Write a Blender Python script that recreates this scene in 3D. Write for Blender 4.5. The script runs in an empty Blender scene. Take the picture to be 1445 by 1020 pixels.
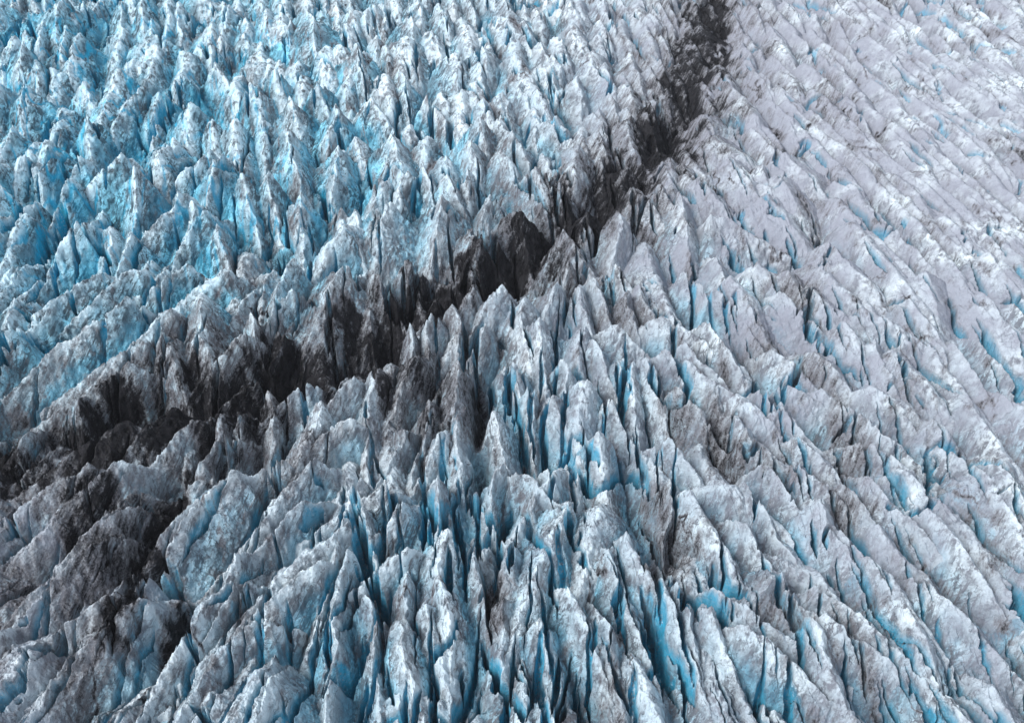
import bpy, math, time
import numpy as np
T0 = time.time()
rng = np.random.default_rng(7)
Q = 1.2                      # mesh density

# ------------------------------------------------------------------ camera geometry
F, CX, CY = 1500.0, 722.5, 510.0        # focal length / centre in pixels of a 1445 wide picture
PITCH, CAMH = math.radians(42.0), 170.0
ST, CT = math.sin(PITCH), math.cos(PITCH)

def unproject(px, py, z=3.0):
    """picture direction -> point on the level z"""
    a = (px - CX) / F; b = -(py - CY) / F
    dy = CT + b * ST; dz = -ST + b * CT
    t = (CAMH - z) / (-dz)
    return a * t, dy * t

def project(x, y, z=3.0):
    d = y * CT + (CAMH - z) * ST
    u = y * ST - (CAMH - z) * CT
    return CX + F * x / d, CY - F * u / d

# ------------------------------------------------------------------ noise
_G = np.random.default_rng(11).uniform(0, 2 * np.pi, (256, 256)).astype(np.float32)
_GX, _GY = np.cos(_G), np.sin(_G)
def perlin(x, y):
    xi = np.floor(x); yi = np.floor(y)
    fx = (x - xi).astype(np.float32); fy = (y - yi).astype(np.float32)
    i = xi.astype(np.int32); j = yi.astype(np.int32)
    i0 = i & 255; i1 = (i + 1) & 255; j0 = j & 255; j1 = (j + 1) & 255
    u = fx * fx * fx * (fx * (fx * 6 - 15) + 10); v = fy * fy * fy * (fy * (fy * 6 - 15) + 10)
    n00 = _GX[i0, j0] * fx + _GY[i0, j0] * fy
    n10 = _GX[i1, j0] * (fx - 1) + _GY[i1, j0] * fy
    n01 = _GX[i0, j1] * fx + _GY[i0, j1] * (fy - 1)
    n11 = _GX[i1, j1] * (fx - 1) + _GY[i1, j1] * (fy - 1)
    a = n00 + u * (n10 - n00); b = n01 + u * (n11 - n01)
    return (a + v * (b - a)) * 1.5
def fbm(x, y, oct=4, gain=0.5, ridged=False, off=0.0):
    s = 0; a = 1.0; t = 0
    for o in range(oct):
        n = perlin(x * 2.03 ** o + 17.3 * o + off, y * 2.03 ** o + 9.1 * o + off * 1.7)
        if ridged: n = 1 - 2 * np.abs(n)
        s = s + a * n; t += a; a *= gain
    return s / t
def sstep(a, b, x):
    t = np.clip((x - a) / (b - a), 0, 1)
    return t * t * (3 - 2 * t)
def table(xs, ys, rows):
    xs = np.array(xs, float); ys = np.array(ys, float); A = np.array(rows, float)
    def f(px, py):
        px = np.clip(px, xs[0], xs[-1]); py = np.clip(py, ys[0], ys[-1])
        i = np.clip(np.searchsorted(xs, px) - 1, 0, len(xs) - 2); j = np.clip(np.searchsorted(ys, py) - 1, 0, len(ys) - 2)
        u = (px - xs[i]) / (xs[i + 1] - xs[i]); v = (py - ys[j]) / (ys[j + 1] - ys[j])
        return (A[j, i] * (1 - u) + A[j, i + 1] * u) * (1 - v) + (A[j + 1, i] * (1 - u) + A[j + 1, i + 1] * u) * v
    return f

# how the glacier changes over its area (columns: left to right, rows: far to near)
XS = [80, 300, 500, 720, 940, 1150, 1360]; YS = [85, 250, 420, 600, 780, 935]
lean = table(XS, YS, [[-.5, -.15, .15, .35, .6, 1.2, 1.5], [-.75, -.3, .1, .3, .5, .9, 1.1], [-.8, -.3, -.15, .1, .4, .65, .85],
                      [-.9, -.5, -.2, .08, .28, .5, .75], [-.8, -.55, -.2, .05, .28, .55, .75], [-.75, -.5, -.15, .05, .25, .5, .7]])
relief = table(XS, YS, [[10, 9, 8, 6, 4, 2.5, 1.8], [11, 10.5, 9.5, 9, 6, 3.6, 2.6], [11, 11, 11, 11, 9, 6, 4.5],
                        [11, 12, 12, 12, 10, 7.5, 5.5], [11, 12, 11.5, 11, 10, 8.5, 7], [11, 11, 11, 11, 10, 9, 8]])
blueness = table(XS, YS, [[.95, .8, .55, .45, .3, .12, .1], [1, .85, .65, .5, .3, .2, .15], [.9, .75, .45, .35, .4, .35, .3],
                          [.6, .4, .3, .4, .5, .45, .4], [.2, .3, .5, .55, .6, .5, .45], [.25, .5, .6, .6, .6, .55, .5]])

# ------------------------------------------------------------------ the ground grid (finer where it is nearer)
R0, R1, C0, C1 = -240, 1150, -150, 1595
NR, NC = int((R1 - R0) / 0.75 * Q), int((C1 - C0) / 1.05 * Q)
pyr = np.linspace(R0, R1, NR); pxc = np.linspace(C0, C1, NC)
_, yr = unproject(0.0, pyr, 3.0)
dr = yr * CT + (CAMH - 3) * ST
X = ((pxc[None, :] - CX) / F * dr[:, None]).astype(np.float32)
Y = np.repeat(yr[:, None], NC, 1).astype(np.float32)
print('grid', NR, NC, 'y', yr.min(), yr.max())
PX = np.repeat(pxc[None, :], NR, 0).astype(np.float32); PY = np.repeat(pyr[:, None], NC, 1).astype(np.float32)

XW = X + 1.1 * fbm(X / 7, Y / 7, 3, off=3.1) + 0.25 * perlin(X / 1.3, Y / 1.3)
YW = Y + 1.6 * fbm(X / 7, Y / 7, 3, off=8.7) + 0.35 * perlin(X / 1.3 + 5, Y / 1.3)
# PSI keeps its value along the grain of the ice, so that noise in it makes flutes that follow the grain
PSI = np.empty_like(X); PSI[0] = pxc
for i in range(1, NR):
    PSI[i] = np.interp(pxc - lean(pxc, np.full(NC, pyr[i])) * (pyr[i] - pyr[i - 1]), pxc, PSI[i - 1])
PSI *= 0.22
flute = (perlin(PSI * .30 + .2 * fbm(X / 4, Y / 4, 2, off=13.0), Y / 11 + 3) + .45 * perlin(PSI * .8 + 40, Y / 7)).astype(np.float32)
fine = fbm(X / 2.2, Y / 2.2, 4, 0.55, True, 4.4).astype(np.float32)

def base_z(x, y):
    px, py = project(x, y)
    left = np.clip((620 - px) / 400, 0, 1) * np.clip((560 - py) / 250, 0, 1)
    return 1.6 * fbm(x / 55, y / 55, 2, off=6.0) + 7.0 * left * fbm(x / 55 + y / 90, y / 24, 2, off=41.0)
def w_(x, y): return fbm(x / 5, y / 5, 3, .5, off=31.0)
# ------------------------------------------------------------------ seracs
# each: peak (x, y), foot (x, y), height of the peak, height of the foot, flank slopes, knife edge 0..1
FIN = []
def add_fin(x1, y1, x0, y0, h, h0, kl, kr, knife, back, bend):
    FIN.append((x1, y1, x0, y0, h, h0, kl, kr, knife, back, bend))

# seracs one can tell apart in the photograph: peak x, y, foot x, y, half width, read off nine enlarged parts of it
REG = {1: (80, 80, 3.36), 2: (505, 80, 3.36), 3: (930, 80, 3.32), 4: (80, 365, 3.36), 5: (505, 365, 3.36), 6: (930, 365, 3.32),
       7: (80, 650, 3.36), 8: (505, 650, 3.36), 9: (930, 650, 3.32)}
TRACED = {
1: """150,290,170,430,60 300,90,230,330,95 430,150,300,360,60 500,170,480,330,50 640,240,620,390,70 740,300,760,430,50 850,310,870,480,70
 990,300,990,460,50 1090,350,1150,590,70 560,400,520,600,90 720,460,640,590,50 790,470,750,650,80 880,570,920,720,60 1010,560,1040,720,60
 650,690,640,790,50 590,660,480,850,60 700,740,650,880,70 1160,660,1170,850,70 1340,420,1320,620,60 380,540,380,700,70 50,590,60,690,50
 110,480,100,560,60 1360,800,1300,960,70 770,800,800,950,60 100,800,30,950,90 130,130,170,250,70 930,140,960,250,50 1110,210,1140,330,60
 1330,240,1300,380,55 760,30,800,130,60 600,90,570,200,60 1040,60,1060,150,50 1240,110,1270,200,60 300,470,230,580,70""",
2: """160,380,200,560,80 60,200,130,300,60 330,380,330,500,50 110,580,80,700,50 240,560,200,690,60 320,520,350,660,50 430,560,480,700,60
 520,530,520,640,40 410,660,380,860,90 150,700,110,900,120 600,770,560,950,80 650,640,620,740,50 540,400,560,540,50 730,350,780,460,60
 850,530,900,680,90 680,450,740,580,60 780,700,800,850,80 1040,420,1030,600,60 930,280,980,360,60 1100,660,1080,820,55 1290,470,1260,600,60
 1250,760,1230,880,70 1300,590,1370,700,60 590,200,620,290,45 330,190,400,290,60 580,290,600,420,50 980,820,1060,950,80 960,580,1010,720,50""",
3: """250,370,380,480,80 340,470,430,600,70 480,500,520,620,45 560,550,640,690,70 590,450,700,560,90 200,560,290,700,70 500,640,590,760,80
 100,640,140,860,50 10,600,50,700,60 250,740,380,800,70""",
4: """230,70,20,300,70 380,50,330,190,50 330,190,30,460,75 540,250,280,560,85 620,30,540,110,60 690,170,740,520,130 520,370,600,590,90
 430,400,340,520,60 340,490,180,660,70 920,260,960,380,45 1130,20,1060,270,60 1120,150,1070,280,40 890,350,780,540,70 980,430,880,600,60
 1080,300,980,520,60 1360,40,1180,430,105 1190,600,1120,760,60 1250,690,1200,960,75 1010,640,1040,860,50 870,740,880,890,50 790,850,760,960,50
 680,750,600,930,50 560,650,420,900,85 690,620,710,760,60 110,770,60,900,80 330,740,180,930,100 810,590,800,840,40 1410,580,1340,760,60
 1390,760,1290,930,60 90,620,130,760,70 820,60,760,170,60""",
5: """110,80,240,290,70 240,10,320,240,60 370,120,330,230,50 460,20,530,120,60 560,110,480,350,60 455,230,480,430,50 690,130,590,320,120
 790,185,810,460,85 600,310,560,480,50 940,120,880,320,85 870,280,900,640,110 1110,90,1180,290,60 1060,130,1100,340,50 1220,30,1270,150,60
 1280,160,1300,300,50 1340,120,1390,280,50 1130,400,1180,580,70 1230,320,1340,440,80 1070,330,1050,560,50 480,480,480,960,70 90,540,60,900,70
 280,460,180,740,60 340,680,300,930,60 740,505,770,700,70 640,720,690,940,90 820,590,830,840,60 940,640,1020,850,70 960,480,980,640,50
 1090,580,1060,900,95 1280,470,1300,700,90 1210,680,1250,800,60 1390,480,1430,700,60 1150,820,1150,960,95 215,760,190,890,50 390,830,350,950,50
 250,300,260,460,50 370,260,350,460,60 1000,20,960,110,50""",
6: """120,60,190,180,50 245,140,320,240,50 330,90,430,290,70 450,20,530,120,70 600,60,680,210,80 560,160,650,280,60 760,40,900,200,60
 700,130,850,280,80 870,0,980,150,60 950,240,1060,320,70 1250,60,1290,230,95 1180,190,1270,330,70 850,300,910,430,80 740,440,780,540,80
 1000,380,1080,580,70 1100,430,1250,620,105 540,440,620,560,45 590,590,720,690,70 740,610,830,730,70 240,310,290,460,60 10,280,150,420,60
 130,400,220,560,60 30,440,130,560,70 80,610,150,760,60 180,540,260,640,60 350,640,420,720,80 490,600,560,750,50 270,600,350,800,60
 570,700,640,830,60 850,680,950,810,60 1000,600,1130,730,80 1080,640,1180,800,60 1290,760,1330,850,80 1020,780,1100,900,60 650,830,720,930,60
 960,860,1050,950,50 420,800,470,930,60 50,850,100,950,50""",
7: """840,50,520,480,125 660,230,430,640,80 430,640,200,940,90 600,40,360,240,80 450,130,210,430,100 330,300,40,650,110 290,20,30,330,90 150,30,20,200,60
 270,640,130,800,80 310,690,160,930,70 1070,20,940,140,40 1240,10,1080,280,70 1160,200,930,520,50 1400,300,960,760,60 860,440,860,560,50
 830,560,640,930,60 900,580,760,860,70 1250,480,1000,800,90 1000,760,850,940,70 1440,100,1330,560,60 1400,420,1340,930,60""",
8: """380,80,400,500,115 430,330,440,800,105 505,90,580,280,40 610,350,650,480,50 720,400,700,740,85 760,60,850,200,60 900,60,860,190,60
 980,210,820,690,140 1150,230,1080,560,130 1190,410,1310,800,85 1280,350,1400,640,80 870,740,900,940,105 990,620,1090,900,60 1160,740,1180,930,90
 230,560,240,760,60 200,760,230,940,90 40,640,80,920,60 330,690,380,930,60 240,420,130,560,80 215,200,100,420,60 20,220,60,420,60
 560,430,620,740,70 690,10,650,250,50 130,110,30,190,60""",
9: """60,80,30,360,50 140,140,300,520,70 300,100,470,290,80 400,110,600,430,55 590,400,800,650,60 730,590,990,830,85 480,20,600,220,60 760,190,860,460,105
 400,290,500,520,95 560,520,400,760,110 250,600,460,800,70 0,540,130,930,40 100,560,140,820,60 240,700,300,920,60 400,770,490,930,70
 700,740,740,940,70 620,620,700,760,80 780,720,960,900,95 860,330,1000,560,80 970,70,1180,340,90 1040,310,1210,560,80 1160,40,1330,240,70
 1250,210,1420,470,80 1120,600,1230,940,105 1230,560,1430,800,100 990,460,1120,700,90 660,20,770,180,70 850,100,960,300,60""",
}
TPX = []
for r, txt in TRACED.items():
    ox, oy, q = REG[r]
    for e in txt.split():
        ax, ay, bx, by, wd = [float(v) for v in e.split(',')]
        ax = ox + ax / q; ay = oy + ay / q; bx = ox + bx / q; by = oy + by / q; wd /= q
        h = float(relief(ax, ay)) * (.92 + .004 * min(wd, 40)) * rng.uniform(.95, 1.1)
        x1, y1 = unproject(ax, ay, h)
        for _ in range(3): x1, y1 = unproject(ax, ay, h + float(base_z(np.float64(x1), np.float64(y1))))
        x0, y0 = unproject(bx, by, h * .4 + float(base_z(np.float64(x1), np.float64(y1))))
        if y1 - y0 < 3:                     # a foot hidden low behind the next crest
            y0 = y1 - 3
        wm = wd * math.hypot(x1 * 0 + y1 * CT + CAMH * ST, 0) / F
        k = .68 * h / wm
        add_fin(x1, y1, x0, y0, h, h * (rng.uniform(.65, .95) if r in (4, 6, 7, 8, 9) else rng.uniform(.45, .75)), k * rng.uniform(.8, 1.0), k * rng.uniform(1.0, 1.5), rng.uniform(.1, .6), rng.uniform(.9, 1.8), rng.normal(0, .6))
        TPX.append((ax, ay, bx, by, wd))
NT = len(FIN)
TP = np.array(TPX)

sx, sy = 6.6, 12.0
for iy in range(int(35 / sy), int(1150 / sy)):
    yb = iy * sy
    d = yb * CT + CAMH * ST
    xm = 900 / F * d
    for ix in range(int(-xm / sx), int(xm / sx)):
        x = (ix + 0.5 * (iy % 2)) * sx + rng.normal(0, sx * .45); y = yb + rng.normal(0, sy * .5); big = rng.random() < .16
        px, py = project(x, y, 7)
        hh = relief(px, py) * rng.uniform(.6, 1.0) * (1 + .7 * float(fbm(np.float64(x / 24), np.float64(y / 24), 2, off=51.0)))
        if rng.random() < (.34 if py > 520 else .2): continue
        # stay low beside the traced ones
        ux, uy = TP[:, 2] - TP[:, 0], TP[:, 3] - TP[:, 1]
        s = np.clip(((px - TP[:, 0]) * ux + (py - TP[:, 1]) * uy) / (ux * ux + uy * uy), 0, 1)
        dd = np.hypot(px - TP[:, 0] - s * ux, py - TP[:, 1] - s * uy) / (TP[:, 4] + 4)
        near = dd.min()
        if near < 1.15: continue
        hh *= .55 if near < 1.7 else .75 if near < 2.5 else 1
        le = lean(px, py) + rng.normal(0, .12)
        L = rng.uniform(.5, 1.35) * (12 + 26 * float(np.clip((py - 250) / 300 + max(0, (px - 800) / 500), 0, 1)))
        # direction on the ground of a line that leans so in the picture
        gx, gy = unproject(px + le * 20, py + 20)
        dx, dy = gx - unproject(px, py)[0], gy - unproject(px, py)[1]
        n = math.hypot(dx, dy); dx /= n; dy /= n
        if big: hh *= 1.3
        kk = .65 if big else 1
        f_ = float(np.clip((py - 350) / 250, 0, 1) + np.clip((px - 850) / 200, 0, 1)); f_ = min(1, f_)
        add_fin(x, y, x + dx * L, y + dy * L, hh, hh * (rng.uniform(.35, .9) + f_ * .25), kk * rng.uniform(.8, 1.9), kk * rng.uniform(1.2, 2.8),
                rng.uniform(0, .7), rng.uniform(.8, 2.2) * (1 - .4 * f_), rng.normal(0, .8))
print('fins', len(FIN), time.time() - T0)

Z = np.full(X.shape, -6.0, np.float32); Z2 = Z.copy(); ID = np.full(X.shape, -1, np.int32)
CR = np.zeros(X.shape, np.float32)     # height of the crest a point belongs to
for k, (x1, y1, x0, y0, h, h0, kl, kr, kn, back, bend) in enumerate(FIN):
    R = 8 + 0.7 * h
    ya, yb = min(y0, y1) - R, max(y0, y1) + R
    r0 = np.searchsorted(-yr, -yb); r1 = np.searchsorted(-yr, -ya)
    if r1 - r0 < 2: continue
    xa, xb = min(x0, x1) - R, max(x0, x1) + R
    dn, df = dr[min(r1, NR - 1)], dr[r0]
    pa = CX + F * (xa / dn if xa < 0 else xa / df); pb = CX + F * (xb / dn if xb > 0 else xb / df)
    c0 = int(np.clip(np.searchsorted(pxc, pa), 0, NC)); c1 = int(np.clip(np.searchsorted(pxc, pb), 0, NC))
    if c1 - c0 < 2: continue
    sl = (slice(r0, r1), slice(c0, c1))
    ux, uy = x1 - x0, y1 - y0; L = math.hypot(ux, uy); ux /= L; uy /= L
    rx = XW[sl] - x0; ry = YW[sl] - y0
    s = (rx * ux + ry * uy) / L
    t = rx * uy - ry * ux
    sc = np.clip(s, 0, 1); tail = .45 if project(x0, y0)[1] > 400 or project(x0, y0)[0] > 900 else .9
    t = t - bend * 4 * sc * (1 - sc) + fine[sl] * .3 + flute[sl] * .2
    zc = h0 + (h - h0) * sc
    zc = zc - np.where(s > 1, (s - 1) * L * back, 0) - np.where(s < 0, -s * L * tail, 0)
    at = np.abs(t)
    A = .38 * h
    drop_k = A * (1 - np.exp(-at / 1.1)) + .62 * np.where(t > 0, kr, kl) * at
    drop_r = np.where(t > 0, kr, kl) * (np.sqrt(at * at + 3.0) - 1.73)
    z = zc - (kn * drop_k + (1 - kn) * drop_r)
    zz = Z[sl]; m = z > zz
    Z2[sl] = np.where(m, zz, np.maximum(Z2[sl], z))
    Z[sl] = np.where(m, z, zz); ID[sl][m] = k
    CR[sl] = np.where(m, zc, CR[sl])
print('fins done', time.time() - T0)

REL = relief(PX, PY).astype(np.float32)
drop = (CR - Z)                              # how far below its crest
# ------------------------------------------------------------------ narrow crevasses
SL = np.zeros_like(Z)
ns = 700
spx = rng.uniform(-120, 1560, ns); spy = -150 + 1280 * rng.uniform(0, 1, ns) ** .8
for px, py in zip(spx, spy):
    x, y = unproject(px, py)
    le = lean(px, py) + rng.normal(0, .18)
    gx, gy = unproject(px + le * 20, py + 20); dx, dy = gx - x, gy - y; n = math.hypot(dx, dy); dx /= n; dy /= n
    L = rng.uniform(3, 13); w = rng.uniform(.3, .95); dep = rng.uniform(2.5, 8) * min(1, REL[np.clip(int((py - R0) / .75 * Q), 0, NR - 1), NC // 2] / 8)
    R = L
    r0 = np.searchsorted(-yr, -(y + R)); r1 = np.searchsorted(-yr, -(y - R))
    if r1 - r0 < 2: continue
    pa = CX + F * (x - R) / dr[(r0 + r1) // 2 if r1 < NR else NR - 1]; pb = CX + F * (x + R) / dr[(r0 + r1) // 2 if r1 < NR else NR - 1]
    c0, c1 = np.searchsorted(pxc, [pa, pb])
    if c1 - c0 < 2: continue
    sl = (slice(r0, r1), slice(c0, c1))
    rx = XW[sl] - x; ry = YW[sl] - y
    s = (rx * dx + ry * dy) / L; t = np.abs(rx * dy - ry * dx)
    wl = w * np.clip(1 - s * s, 0, 1)
    SL[sl] = np.maximum(SL[sl], dep * np.sqrt(np.clip(1 - s * s, 0, 1)) * sstep(1.0, .35, t / np.maximum(wl, .02)))
DX, DY = np.gradient(X, axis=1), np.gradient(Y, axis=0)
def crevasse(f, ox, along, off):
    """long connected cracks along the grain: distance in metres from the zero lines of a noise, kept where a second noise lets them open"""
    c = perlin(PSI * f + ox + .15 * w_(X, Y), Y / along + 7)
    g_ = np.hypot(np.gradient(c, axis=1) / DX, np.gradient(c, axis=0) / DY)
    return np.abs(c) / np.maximum(g_, 1e-3), fbm(X / 20, Y / 20, 3, off=off)
c1, m1_ = crevasse(.13, 0, 30, 61.0); c2, m2_ = crevasse(.25, 80, 22, 71.0)
SL = np.maximum(SL, np.clip(REL / 9, .25, 1.2) * np.maximum(10 * sstep(1.0, .1, c1 / (.35 + 1.1 * sstep(.0, .3, m1_))) * sstep(.0, .2, m1_),
                                                            8 * sstep(1.0, .1, c2 / (.3 + .8 * sstep(.1, .4, m2_))) * sstep(.1, .28, m2_)))
Z = Z - SL
def band(pts, width):
    g = [unproject(a, b, 3) for a, b in pts]
    D = np.full(X.shape, 1e9, np.float32)
    for (xa, ya), (xb, yb) in zip(g, g[1:]):
        ux, uy = xb - xa, yb - ya; l2 = ux * ux + uy * uy
        s = np.clip(((X - xa) * ux + (Y - ya) * uy) / l2, 0, 1)
        D = np.minimum(D, np.hypot(X - xa - s * ux, Y - ya - s * uy))
    return D / width
wob = fbm(X / 14, Y / 14, 4, .6, off=5.5)
w2 = fbm(X / 4, Y / 4, 4, .6, off=7.5)
CRE = sstep(2.6, .1, drop + w2 * 1.5) * sstep(-.25, .25, fbm(X / 7, Y / 7, 3, off=121.0))
BAND = [(-150, 700), (90, 625), (200, 590), (300, 570), (420, 520), (520, 480), (600, 430), (700, 370), (760, 335), (830, 290), (890, 240), (935, 190), (965, 140), (988, 85), (1005, 20), (1020, -60)]
# ------------------------------------------------------------------ roughness of the ice itself
# foliation: thin tilted layers that stand out as ribs and notch the crests
q = .62 * X - .25 * Y + .75 * Z + .8 * w_(X, Y)
al = .5 * X + .8 * Y - .3 * Z
fol = (1 - 2 * np.abs(perlin(q * .62, al * .13))) * .55 + (1 - 2 * np.abs(perlin(q * 1.7 + 9, al * .22))) * .4 + perlin(q * 3.4, al * .5) * .3
Z = Z + np.clip(REL / 9, .3, 1.1) * .6 * fol
rough = np.clip(REL / 9, .35, 1.1)
ul = (np.clip((700 - PX) / 300, 0, 1) * np.clip((480 - PY) / 150, 0, 1)).astype(np.float32)
Z = Z + rough * ((.5 + .9 * ul) * np.minimum(np.abs(flute), .8) + .42 * fine + .22 * fbm(X / .9, Y / .9, 3, .6, True, 2.2) + .5 * fbm(X / 6, Y / 6, 3, off=1.2))
Z = Z - np.clip(REL / 8, .4, 1) * 6 * sstep(1.6, .1, band(BAND, 7.0) + wob * .6)
# gullies: the deep hollows between the ridges
for (a, b_, c, d_, wd, dep) in [(130, 625, 190, 590, 5, 6), (255, 700, 195, 810, 4, 8), (300, 600, 420, 530, 5, 6), (500, 500, 560, 470, 4, 7), (245, 880, 225, 905, 3, 6), (420, 500, 440, 460, 4, 5),
        (690, 430, 700, 370, 3, 6), (680, 560, 680, 690, 2, 6), (1015, 640, 1010, 590, 3, 4), (690, 790, 705, 860, 2.5, 5), (1090, 770, 1130, 830, 3, 4), (590, 610, 580, 640, 2.5, 5), (980, 130, 950, 180, 6, 3)]:
    (xa, ya), (xb, yb) = unproject(a, b_), unproject(c, d_)
    ux, uy = xb - xa, yb - ya; l2 = ux * ux + uy * uy
    q_ = np.clip(((XW - xa) * ux + (YW - ya) * uy) / l2, 0, 1)
    Z = Z - dep * sstep(1.5, .2, np.hypot(XW - xa - q_ * ux, YW - ya - q_ * uy) / wd)
Z = Z + base_z(X, Y).astype(np.float32)
print('relief done', time.time() - T0)

# ------------------------------------------------------------------ masks: rock debris with gully shade painted in, and fresh blue ice
b1 = band(BAND, 12.0) + wob * 1.1 + w2 * .6
b1b = band(BAND, 23.0) + wob * .9 + w2 * .6
b2 = band([(1130, 420), (1165, 330), (1190, 230), (1175, 120), (1180, 0)], 9) + wob * 1.3 + w2 * .8
b3 = band([(-100, 900), (110, 780), (240, 700), (250, 620)], 10) + wob * 1.2 + w2 * .5
low = sstep(0, 5, drop)
dpat = sstep(-.25, .3, fbm(X / 8, Y / 8, 4, .6, off=21.0))
dirt_shade = np.maximum.reduce([sstep(1.35, .15, b1) * (.8 + .2 * dpat), .66 * sstep(1.6, .1, b1b) * (.4 + .6 * dpat), .3 * sstep(1.2, .2, b2) * dpat, .5 * sstep(1.4, .1, b3) * (.3 + .7 * dpat)])
# patches of debris on the ice that the photograph shows away from the moraine or thickest in it, plus shade painted dark into gullies and between fins
debris_shade = np.zeros_like(Z)
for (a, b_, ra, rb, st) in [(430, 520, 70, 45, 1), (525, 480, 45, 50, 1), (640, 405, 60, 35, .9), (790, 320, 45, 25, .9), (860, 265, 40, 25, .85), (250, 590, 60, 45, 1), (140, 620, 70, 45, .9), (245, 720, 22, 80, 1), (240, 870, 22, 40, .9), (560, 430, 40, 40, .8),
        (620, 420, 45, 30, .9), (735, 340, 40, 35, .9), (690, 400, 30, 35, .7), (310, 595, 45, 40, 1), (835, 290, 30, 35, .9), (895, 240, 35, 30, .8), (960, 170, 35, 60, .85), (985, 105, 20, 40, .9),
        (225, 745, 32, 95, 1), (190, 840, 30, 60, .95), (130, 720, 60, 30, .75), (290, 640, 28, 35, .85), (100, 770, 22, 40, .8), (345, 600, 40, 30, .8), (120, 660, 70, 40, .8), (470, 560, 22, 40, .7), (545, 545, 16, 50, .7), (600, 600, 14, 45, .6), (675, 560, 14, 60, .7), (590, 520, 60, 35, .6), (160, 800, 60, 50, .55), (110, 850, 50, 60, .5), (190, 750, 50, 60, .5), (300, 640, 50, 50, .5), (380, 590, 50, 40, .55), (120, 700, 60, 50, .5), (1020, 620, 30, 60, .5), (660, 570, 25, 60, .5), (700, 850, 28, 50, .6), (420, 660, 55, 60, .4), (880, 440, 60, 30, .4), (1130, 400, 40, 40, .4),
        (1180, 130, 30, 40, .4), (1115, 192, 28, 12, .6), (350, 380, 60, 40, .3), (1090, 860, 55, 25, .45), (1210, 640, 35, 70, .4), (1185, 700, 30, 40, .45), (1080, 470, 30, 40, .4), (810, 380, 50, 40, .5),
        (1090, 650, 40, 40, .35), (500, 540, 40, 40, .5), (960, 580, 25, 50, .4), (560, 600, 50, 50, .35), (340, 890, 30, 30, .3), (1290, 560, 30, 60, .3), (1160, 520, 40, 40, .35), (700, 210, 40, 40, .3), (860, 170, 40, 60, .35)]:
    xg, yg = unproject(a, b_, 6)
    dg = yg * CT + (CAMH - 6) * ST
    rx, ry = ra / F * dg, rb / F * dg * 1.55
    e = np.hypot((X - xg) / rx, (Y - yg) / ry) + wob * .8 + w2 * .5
    debris_shade = np.maximum(debris_shade, st * sstep(1.35, .25, e))
bl_ = blueness(PX, PY)
dirt_shade = np.maximum(dirt_shade * .95, debris_shade)
grain = sstep(.06, .42, fbm(PSI * .16, Y / 34, 4, .6, off=101.0)) * .5
lines = sstep(.10, .0, np.abs(perlin(PSI * .34 + .5 * w_(X, Y), Y / 26 + 50))) * sstep(.0, .3, fbm(X / 13, Y / 13, 3, off=141.0)) * .62
grain = np.maximum(grain, lines)
dirt_shade = np.maximum(dirt_shade, np.maximum(grain * sstep(1.15, .5, bl_), lines * .55) * sstep(-.5, .2, fbm(X / 40, Y / 40, 2, off=111.0)))
spots = sstep(.12, .5, fbm(X / 5, Y / 9, 5, .6, off=12.0)) * .42
dirt_shade = np.maximum(dirt_shade, spots * sstep(1.2, .3, blueness(PX, PY)))
dirt_shade = dirt_shade * (1 - .35 * CRE)
bl = blueness(PX, PY).astype(np.float32)
wallblue = sstep(3, 9, drop + w2 * 4 + wob * 2) * bl * sstep(-.4, .3, fbm(PSI * .12, Y / 20, 3, off=131.0))
groove = sstep(.16, .02, np.abs(flute)) * bl * ul * sstep(-.35, .15, fbm(X / 9, Y / 9, 3, off=91.0))
gy_, gx_ = np.gradient(Z); slope = np.hypot(gx_ / DX, gy_ / DY); del gy_, gx_
fresh = sstep(.7, 1.5, slope) * np.clip(np.maximum(np.maximum(wallblue * .45, groove * .9), sstep(.5, 2.0, SL) * (.45 + .6 * bl)), 0, 1) * (1 - dirt_shade)
crest = sstep(3.2, .2, drop + w2) * (1 - .7 * np.clip(dirt_shade * 1.5, 0, 1))
pale = np.clip(bl * .75 - .08 + wob * .6 + .25 * groove, 0, 1)
pale = np.maximum(pale, sstep(1.5, 6.5, drop + w2 * 2) * np.clip(bl * 1.5, 0, .9)) * (1 - .6 * crest) * (1 - .6 * np.clip(dirt_shade * 1.6, 0, 1))
mauve = np.clip(table(XS, YS, [[0, .0, .0, .15, .5, .7, .5], [0, 0, .05, .15, .5, .7, .6], [0, 0, .1, .25, .45, .6, .55], [.1, .1, .2, .25, .35, .5, .5], [.4, .25, .2, .2, .3, .45, .45], [.3, .2, .2, .2, .25, .4, .4]])(PX, PY) * 1.25 * (1 + 1.6 * wob), 0, .92)

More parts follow.
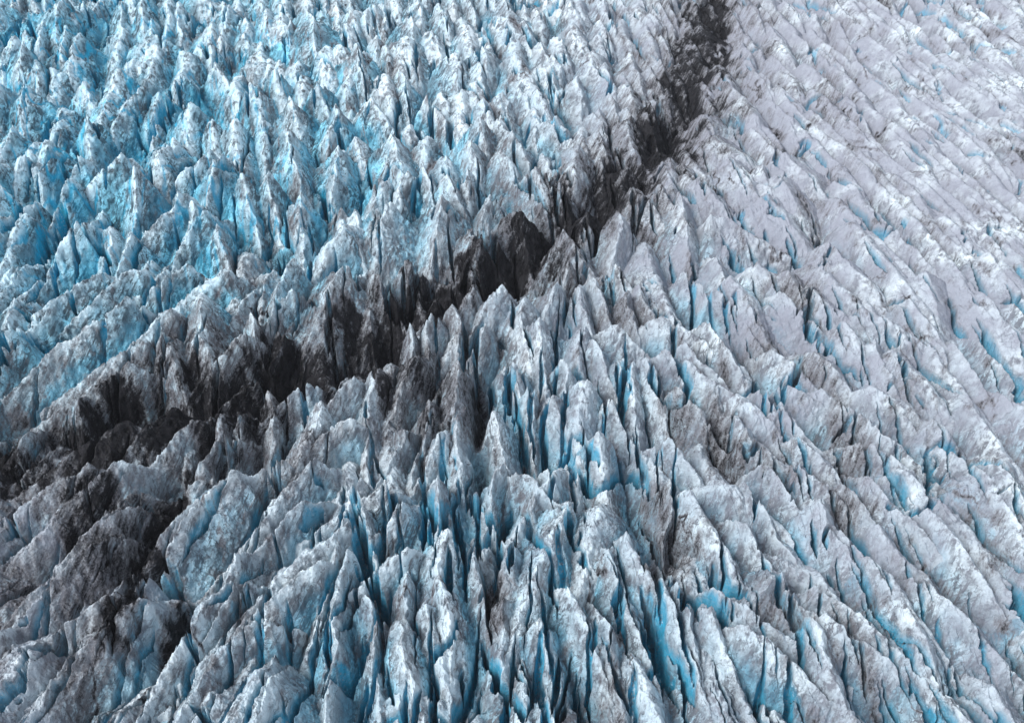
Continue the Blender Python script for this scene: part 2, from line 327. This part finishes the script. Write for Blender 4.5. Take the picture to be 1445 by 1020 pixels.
# ------------------------------------------------------------------ materials
def new_mat(name):
    m = bpy.data.materials.new(name); m.use_nodes = True
    nt = m.node_tree; nt.nodes.clear()
    out = nt.nodes.new('ShaderNodeOutputMaterial'); b = nt.nodes.new('ShaderNodeBsdfPrincipled')
    nt.links.new(b.outputs[0], out.inputs[0])
    return m, nt, b, out
def ice_material():
    m, nt, b, out = new_mat('glacier_ice')
    N = nt.nodes.new; Lk = nt.links.new
    def attr(n):
        a = N('ShaderNodeAttribute'); a.attribute_name = n; return a.outputs['Fac']
    def math_(op, a, c, clamp=False):
        n = N('ShaderNodeMath'); n.operation = op; n.use_clamp = clamp
        for i, v in enumerate((a, c)):
            if isinstance(v, (int, float)): n.inputs[i].default_value = v
            else: Lk(v, n.inputs[i])
        return n.outputs[0]
    def mix(f, a, c):
        n = N('ShaderNodeMix'); n.data_type = 'RGBA'
        for i, v in ((0, f), (6, a), (7, c)):
            if isinstance(v, (int, float)): n.inputs[i].default_value = v
            elif isinstance(v, tuple): n.inputs[i].default_value = (*v, 1)
            else: Lk(v, n.inputs[i])
        return n.outputs[2]
    def ramp(f, p0, p1):
        n = N('ShaderNodeMapRange'); n.interpolation_type = 'SMOOTHSTEP'; Lk(f, n.inputs[0]); n.inputs[1].default_value = p0; n.inputs[2].default_value = p1
        return n.outputs[0]
    geo = N('ShaderNodeNewGeometry')
    def noise(scale, detail, vec=None, rough=.6):
        n = N('ShaderNodeTexNoise'); n.inputs['Scale'].default_value = scale; n.inputs['Detail'].default_value = detail; n.inputs['Roughness'].default_value = rough
        Lk(vec or geo.outputs['Position'], n.inputs['Vector']); return n.outputs['Fac']
    # foliation: layers in the ice that show as slanting streaks
    mp = N('ShaderNodeMapping'); mp.vector_type = 'TEXTURE'
    mp.inputs['Rotation'].default_value = (math.radians(-38), math.radians(32), 0); mp.inputs['Scale'].default_value = (.55, .5, 3.8)
    Lk(geo.outputs['Position'], mp.inputs['Vector'])
    streak = noise(.5, 6, mp.outputs[0], .62)
    mp2 = N('ShaderNodeMapping'); mp2.vector_type = 'TEXTURE'
    mp2.inputs['Rotation'].default_value = (math.radians(35), math.radians(-40), 0); mp2.inputs['Scale'].default_value = (2.6, .5, .5)
    Lk(geo.outputs['Position'], mp2.inputs['Vector'])
    streak2 = noise(.55, 5, mp2.outputs[0], .62)
    patch = noise(.16, 5)
    fine = noise(2.2, 6)
    base = mix(attr('pale'), (.74, .84, .89), (.22, .67, .87))
    grey = mix(ramp(patch, .38, .62), (.98, .98, .98), (.43, .425, .44))
    pz = ramp(noise(.11, 4), .40, .56)
    grey = mix(math_('MULTIPLY', ramp(streak, .47, .56), math_('ADD', math_('MULTIPLY', pz, .62), .25)), grey, (.075, .072, .078))
    grey = mix(math_('MULTIPLY', ramp(streak2, .50, .60), math_('ADD', math_('MULTIPLY', pz, .6), .1)), grey, (.125, .122, .13))
    vo = N('ShaderNodeTexVoronoi'); vo.feature = 'DISTANCE_TO_EDGE'; vo.inputs['Scale'].default_value = .42
    wv = N('ShaderNodeVectorMath'); wv.operation = 'MULTIPLY_ADD'
    nw = N('ShaderNodeTexNoise'); nw.inputs['Scale'].default_value = .7; nw.inputs['Detail'].default_value = 4; Lk(geo.outputs['Position'], nw.inputs['Vector'])
    Lk(nw.outputs['Color'], wv.inputs[0]); wv.inputs[1].default_value = (3, 3, 3); Lk(geo.outputs['Position'], wv.inputs[2]); Lk(wv.outputs[0], vo.inputs['Vector'])
    crack = math_('MULTIPLY', math_('SUBTRACT', 1.0, ramp(vo.outputs['Distance'], .01, .05)), math_('MULTIPLY', ramp(noise(.35, 3), .47, .56), .9))
    grey = mix(crack, grey, (.09, .09, .10))
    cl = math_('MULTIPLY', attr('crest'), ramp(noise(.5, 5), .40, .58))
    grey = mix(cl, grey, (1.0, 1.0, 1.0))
    m1 = N('ShaderNodeMix'); m1.data_type = 'RGBA'; m1.blend_type = 'MULTIPLY'; m1.inputs[0].default_value = 1
    Lk(base, m1.inputs[6]); Lk(grey, m1.inputs[7])
    col = mix(attr('mauve'), m1.outputs[2], (.30, .315, .37))
    fr = math_('MULTIPLY', attr('fresh'), ramp(fine, .22, .5))
    col = mix(fr, col, (.012, .40, .64))
    d = attr('dirt_shade')
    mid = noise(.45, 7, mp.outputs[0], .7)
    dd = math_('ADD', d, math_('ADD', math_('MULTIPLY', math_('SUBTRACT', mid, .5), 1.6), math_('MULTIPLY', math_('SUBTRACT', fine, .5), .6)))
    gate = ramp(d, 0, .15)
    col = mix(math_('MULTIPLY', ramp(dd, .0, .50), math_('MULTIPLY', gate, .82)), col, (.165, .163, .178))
    grit_shade = mix(math_('MULTIPLY', ramp(streak, .44, .58), math_('ADD', .35, ramp(noise(.9, 6), .40, .60))), (.018, .018, .021), (.003, .003, .004))
    col = mix(math_('MULTIPLY', ramp(dd, .33, .72), gate), col, grit_shade)
    Lk(col, b.inputs['Base Color'])
    b.inputs['Roughness'].default_value = .55; b.inputs['Specular IOR Level'].default_value = .12
    bp = N('ShaderNodeBump'); bp.inputs['Strength'].default_value = .85; bp.inputs['Distance'].default_value = .5
    Lk(math_('ADD', math_('MULTIPLY', fine, .7), math_('MULTIPLY', streak, .6)), bp.inputs['Height'])
    Lk(bp.outputs[0], b.inputs['Normal'])
    return m
ICE = ice_material()

# ------------------------------------------------------------------ meshes
def grid_mesh(name, faces, verts, attrs):
    """faces: (n,4) indices into the grid; verts: (N,3)"""
    u, inv = np.unique(faces.ravel(), return_inverse=True)
    v = verts[u]; org = np.array([v[:, 0].mean(), v[:, 1].mean(), v[:, 2].min()])
    me = bpy.data.meshes.new(name)
    me.vertices.add(len(u)); me.vertices.foreach_set('co', (v - org).astype(np.float32).ravel())
    n = len(faces); me.loops.add(n * 4); me.polygons.add(n)
    me.loops.foreach_set('vertex_index', inv.astype(np.int32).ravel())
    me.polygons.foreach_set('loop_start', np.arange(0, n * 4, 4, dtype=np.int32))
    me.polygons.foreach_set('use_smooth', np.ones(n, bool))
    for k, a in attrs.items():
        at = me.attributes.new(k, 'FLOAT', 'POINT'); at.data.foreach_set('value', a.ravel()[u].astype(np.float32))
    me.update(calc_edges=True)
    me.materials.append(ICE)
    o = bpy.data.objects.new(name, me); o.location = org
    bpy.context.scene.collection.objects.link(o)
    return o
V = np.stack([X.ravel(), Y.ravel(), Z.ravel()], 1).astype(np.float64)
idx = np.arange(NR * NC).reshape(NR, NC)
faces = np.stack([idx[1:, :-1], idx[1:, 1:], idx[:-1, 1:], idx[:-1, :-1]], -1).reshape(-1, 4)
ATT = dict(mauve=mauve, crest=crest, dirt_shade=dirt_shade, fresh=fresh, pale=pale)
FI = ID[1:, :-1].copy()
def keep_largest(k):
    """leave the serac its largest connected piece, hand the crumbs to the glacier"""
    rr, cc = np.nonzero(FI == k)
    left = set(zip(rr.tolist(), cc.tolist())); best = []
    while left:
        st = [left.pop()]; comp = []
        while st:
            p = st.pop(); comp.append(p)
            for q_ in ((p[0] + 1, p[1]), (p[0] - 1, p[1]), (p[0], p[1] + 1), (p[0], p[1] - 1)):
                if q_ in left: left.remove(q_); st.append(q_)
        if len(comp) > len(best): best = comp
    FI[rr, cc] = -1
    if len(best) >= 60:
        b = np.array(best); FI[b[:, 0], b[:, 1]] = k
for k in range(NT): keep_largest(k)
fid = FI.ravel()
# a serac keeps to the strip its own ridge rises through; the ice between belongs to the glacier
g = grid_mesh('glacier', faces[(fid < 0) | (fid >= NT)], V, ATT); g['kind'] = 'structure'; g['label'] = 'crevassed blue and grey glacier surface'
order = np.argsort(fid, kind='stable'); fs = fid[order]
dflat, fflat, pflat = dirt_shade.ravel(), fresh.ravel(), pale.ravel()
ORD = ['first', 'second', 'third', 'fourth', 'fifth', 'sixth', 'seventh', 'eighth', 'ninth', 'tenth', 'eleventh', 'twelfth', 'thirteenth', 'fourteenth', 'fifteenth', 'sixteenth', 'seventeenth', 'eighteenth', 'nineteenth', 'twentieth']
ROWS = {1: 'farthest', 2: 'middle', 3: 'nearest'}
ZONE = {1: ('upper left', 'jagged blue seracs of the upper left'), 2: ('upper centre', 'seracs behind the dark moraine band'), 3: ('upper right', 'low ridges right of the far moraine'),
        4: ('middle left', 'ridges beside the moraine at middle left'), 5: ('middle centre', 'steep fins in front of the moraine'), 6: ('middle right', 'low grey ridges at middle right'),
        7: ('lower left', 'dirty ridges leaning across the lower left'), 8: ('lower centre', 'broad ridges in the central foreground'), 9: ('lower right', 'long ridges in the right foreground')}
reg_of = [r for r, txt in TRACED.items() for _ in txt.split()]
rank = {}
for r in ZONE:
    ks = sorted([k for k in range(NT) if reg_of[k] == r], key=lambda k: TP[k, 1])
    nr_ = 3 if len(ks) > 15 else 2
    for i in range(nr_):
        row = ks[i * len(ks) // nr_:(i + 1) * len(ks) // nr_]
        for j, k in enumerate(sorted(row, key=lambda k: TP[k, 0])):
            rank[k] = (('farthest', 'middle', 'nearest') if nr_ == 3 else ('farther', 'nearer'))[i], ORD[j]
for k in range(NT):
    i0, i1 = np.searchsorted(fs, [k, k + 1])
    if i1 - i0 < 60: continue
    fk = faces[order[i0:i1]]
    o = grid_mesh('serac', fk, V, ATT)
    vi = fk[:, 0]; dm, fm, pm = dflat[vi].mean(), fflat[vi].mean(), pflat[vi].mean()
    colr = 'soot-black' if dm > .5 else 'dirty grey' if dm > .27 else 'pale blue' if pm > .55 or fm > .3 else 'blue-walled grey' if fm > .14 else 'whitish grey'
    ln = math.hypot(TP[k, 2] - TP[k, 0], TP[k, 3] - TP[k, 1]) / (2 * TP[k, 4])
    shp = 'long ridge' if ln > 2.6 else 'broad ridge' if TP[k, 4] > 28 else 'pointed serac' if FIN[k][8] > .45 else 'blunt serac'
    row, nth = rank[k]
    sz = 'large' if TP[k, 4] > 23 else 'small' if TP[k, 4] < 16 else 'middling'
    sw = (TP[k, 0] - TP[k, 2]) / max(8, TP[k, 3] - TP[k, 1]); ln_ = 'right-leaning' if sw > .22 else 'left-leaning' if sw < -.22 else 'upright'
    o['label'] = f'{sz} {ln_} {colr} {shp}, {nth} from the left in the {row} row, {ZONE[reg_of[k]][0]}'
    o['category'] = 'serac'; o['group'] = ZONE[reg_of[k]][1]
print('mesh done', time.time() - T0)

# the ice plain the fractured surface runs out into
me = bpy.data.meshes.new('ground'); e = 9000
me.from_pydata([(-e, -e, -30), (e, -e, -30), (e, e, -30), (-e, e, -30)], [], [(0, 1, 2, 3)]); me.materials.append(ICE)
o = bpy.data.objects.new('ground', me); bpy.context.scene.collection.objects.link(o); o['kind'] = 'structure'
# thin air that pales the far ice
hm = bpy.data.materials.new('air'); hm.use_nodes = True; nt = hm.node_tree; nt.nodes.clear()
ho = nt.nodes.new('ShaderNodeOutputMaterial'); hv = nt.nodes.new('ShaderNodeVolumePrincipled'); nt.links.new(hv.outputs[0], ho.inputs['Volume'])
hv.inputs['Color'].default_value = (.86, .90, 1, 1); hv.inputs['Density'].default_value = .00005
x0, x1, y0, y1, z0, z1 = -9100, 9100, -9100, 9100, -31.0, CAMH + 12
me = bpy.data.meshes.new('haze')
me.from_pydata([(x, y, z) for z in (z0, z1) for y in (y0, y1) for x in (x0, x1)], [], [(0, 2, 3, 1), (4, 5, 7, 6), (0, 1, 5, 4), (2, 6, 7, 3), (0, 4, 6, 2), (1, 3, 7, 5)])
me.materials.append(hm); o = bpy.data.objects.new('haze', me); bpy.context.scene.collection.objects.link(o); o['kind'] = 'stuff'
# ------------------------------------------------------------------ light, sky, camera
sc = bpy.context.scene
w = bpy.data.worlds.new('World'); sc.world = w; w.use_nodes = True
nt = w.node_tree; bg = nt.nodes['Background']
sky = nt.nodes.new('ShaderNodeTexSky'); sky.sky_type = 'NISHITA'; sky.sun_disc = False
SUN = np.array([-.62, -.30, .85]); SUN /= np.linalg.norm(SUN)
el = math.asin(SUN[2]); sky.sun_elevation = el; sky.sun_rotation = math.atan2(SUN[0], SUN[1])
hs = nt.nodes.new('ShaderNodeHueSaturation'); hs.inputs['Saturation'].default_value = .34     # a veil of cloud greys the sky
nt.links.new(sky.outputs[0], hs.inputs['Color']); nt.links.new(hs.outputs[0], bg.inputs[0]); bg.inputs[1].default_value = .115
sun = bpy.data.lights.new('sun', 'SUN'); sun.energy = 1.5; sun.angle = math.radians(26); sun.color = (1, .985, .965)
so = bpy.data.objects.new('sun', sun); sc.collection.objects.link(so)
from mathutils import Vector
so.rotation_euler = Vector(SUN).to_track_quat('Z', 'Y').to_euler(); so.location = (0, 0, 200)
cam = bpy.data.cameras.new('camera'); co = bpy.data.objects.new('camera', cam); sc.collection.objects.link(co)
co.location = (0, 0, CAMH); co.rotation_euler = (math.pi / 2 - PITCH, 0, 0)
cam.sensor_width = 36; cam.lens = F / 1445 * 36; cam.clip_end = 20000; sc.camera = co
sc.view_settings.view_transform = 'Standard'; sc.view_settings.look = 'None'; sc.view_settings.exposure = 1.0; sc.view_settings.gamma = 1
sc.cycles.diffuse_bounces = 1; sc.cycles.max_bounces = 6
print('script', time.time() - T0)
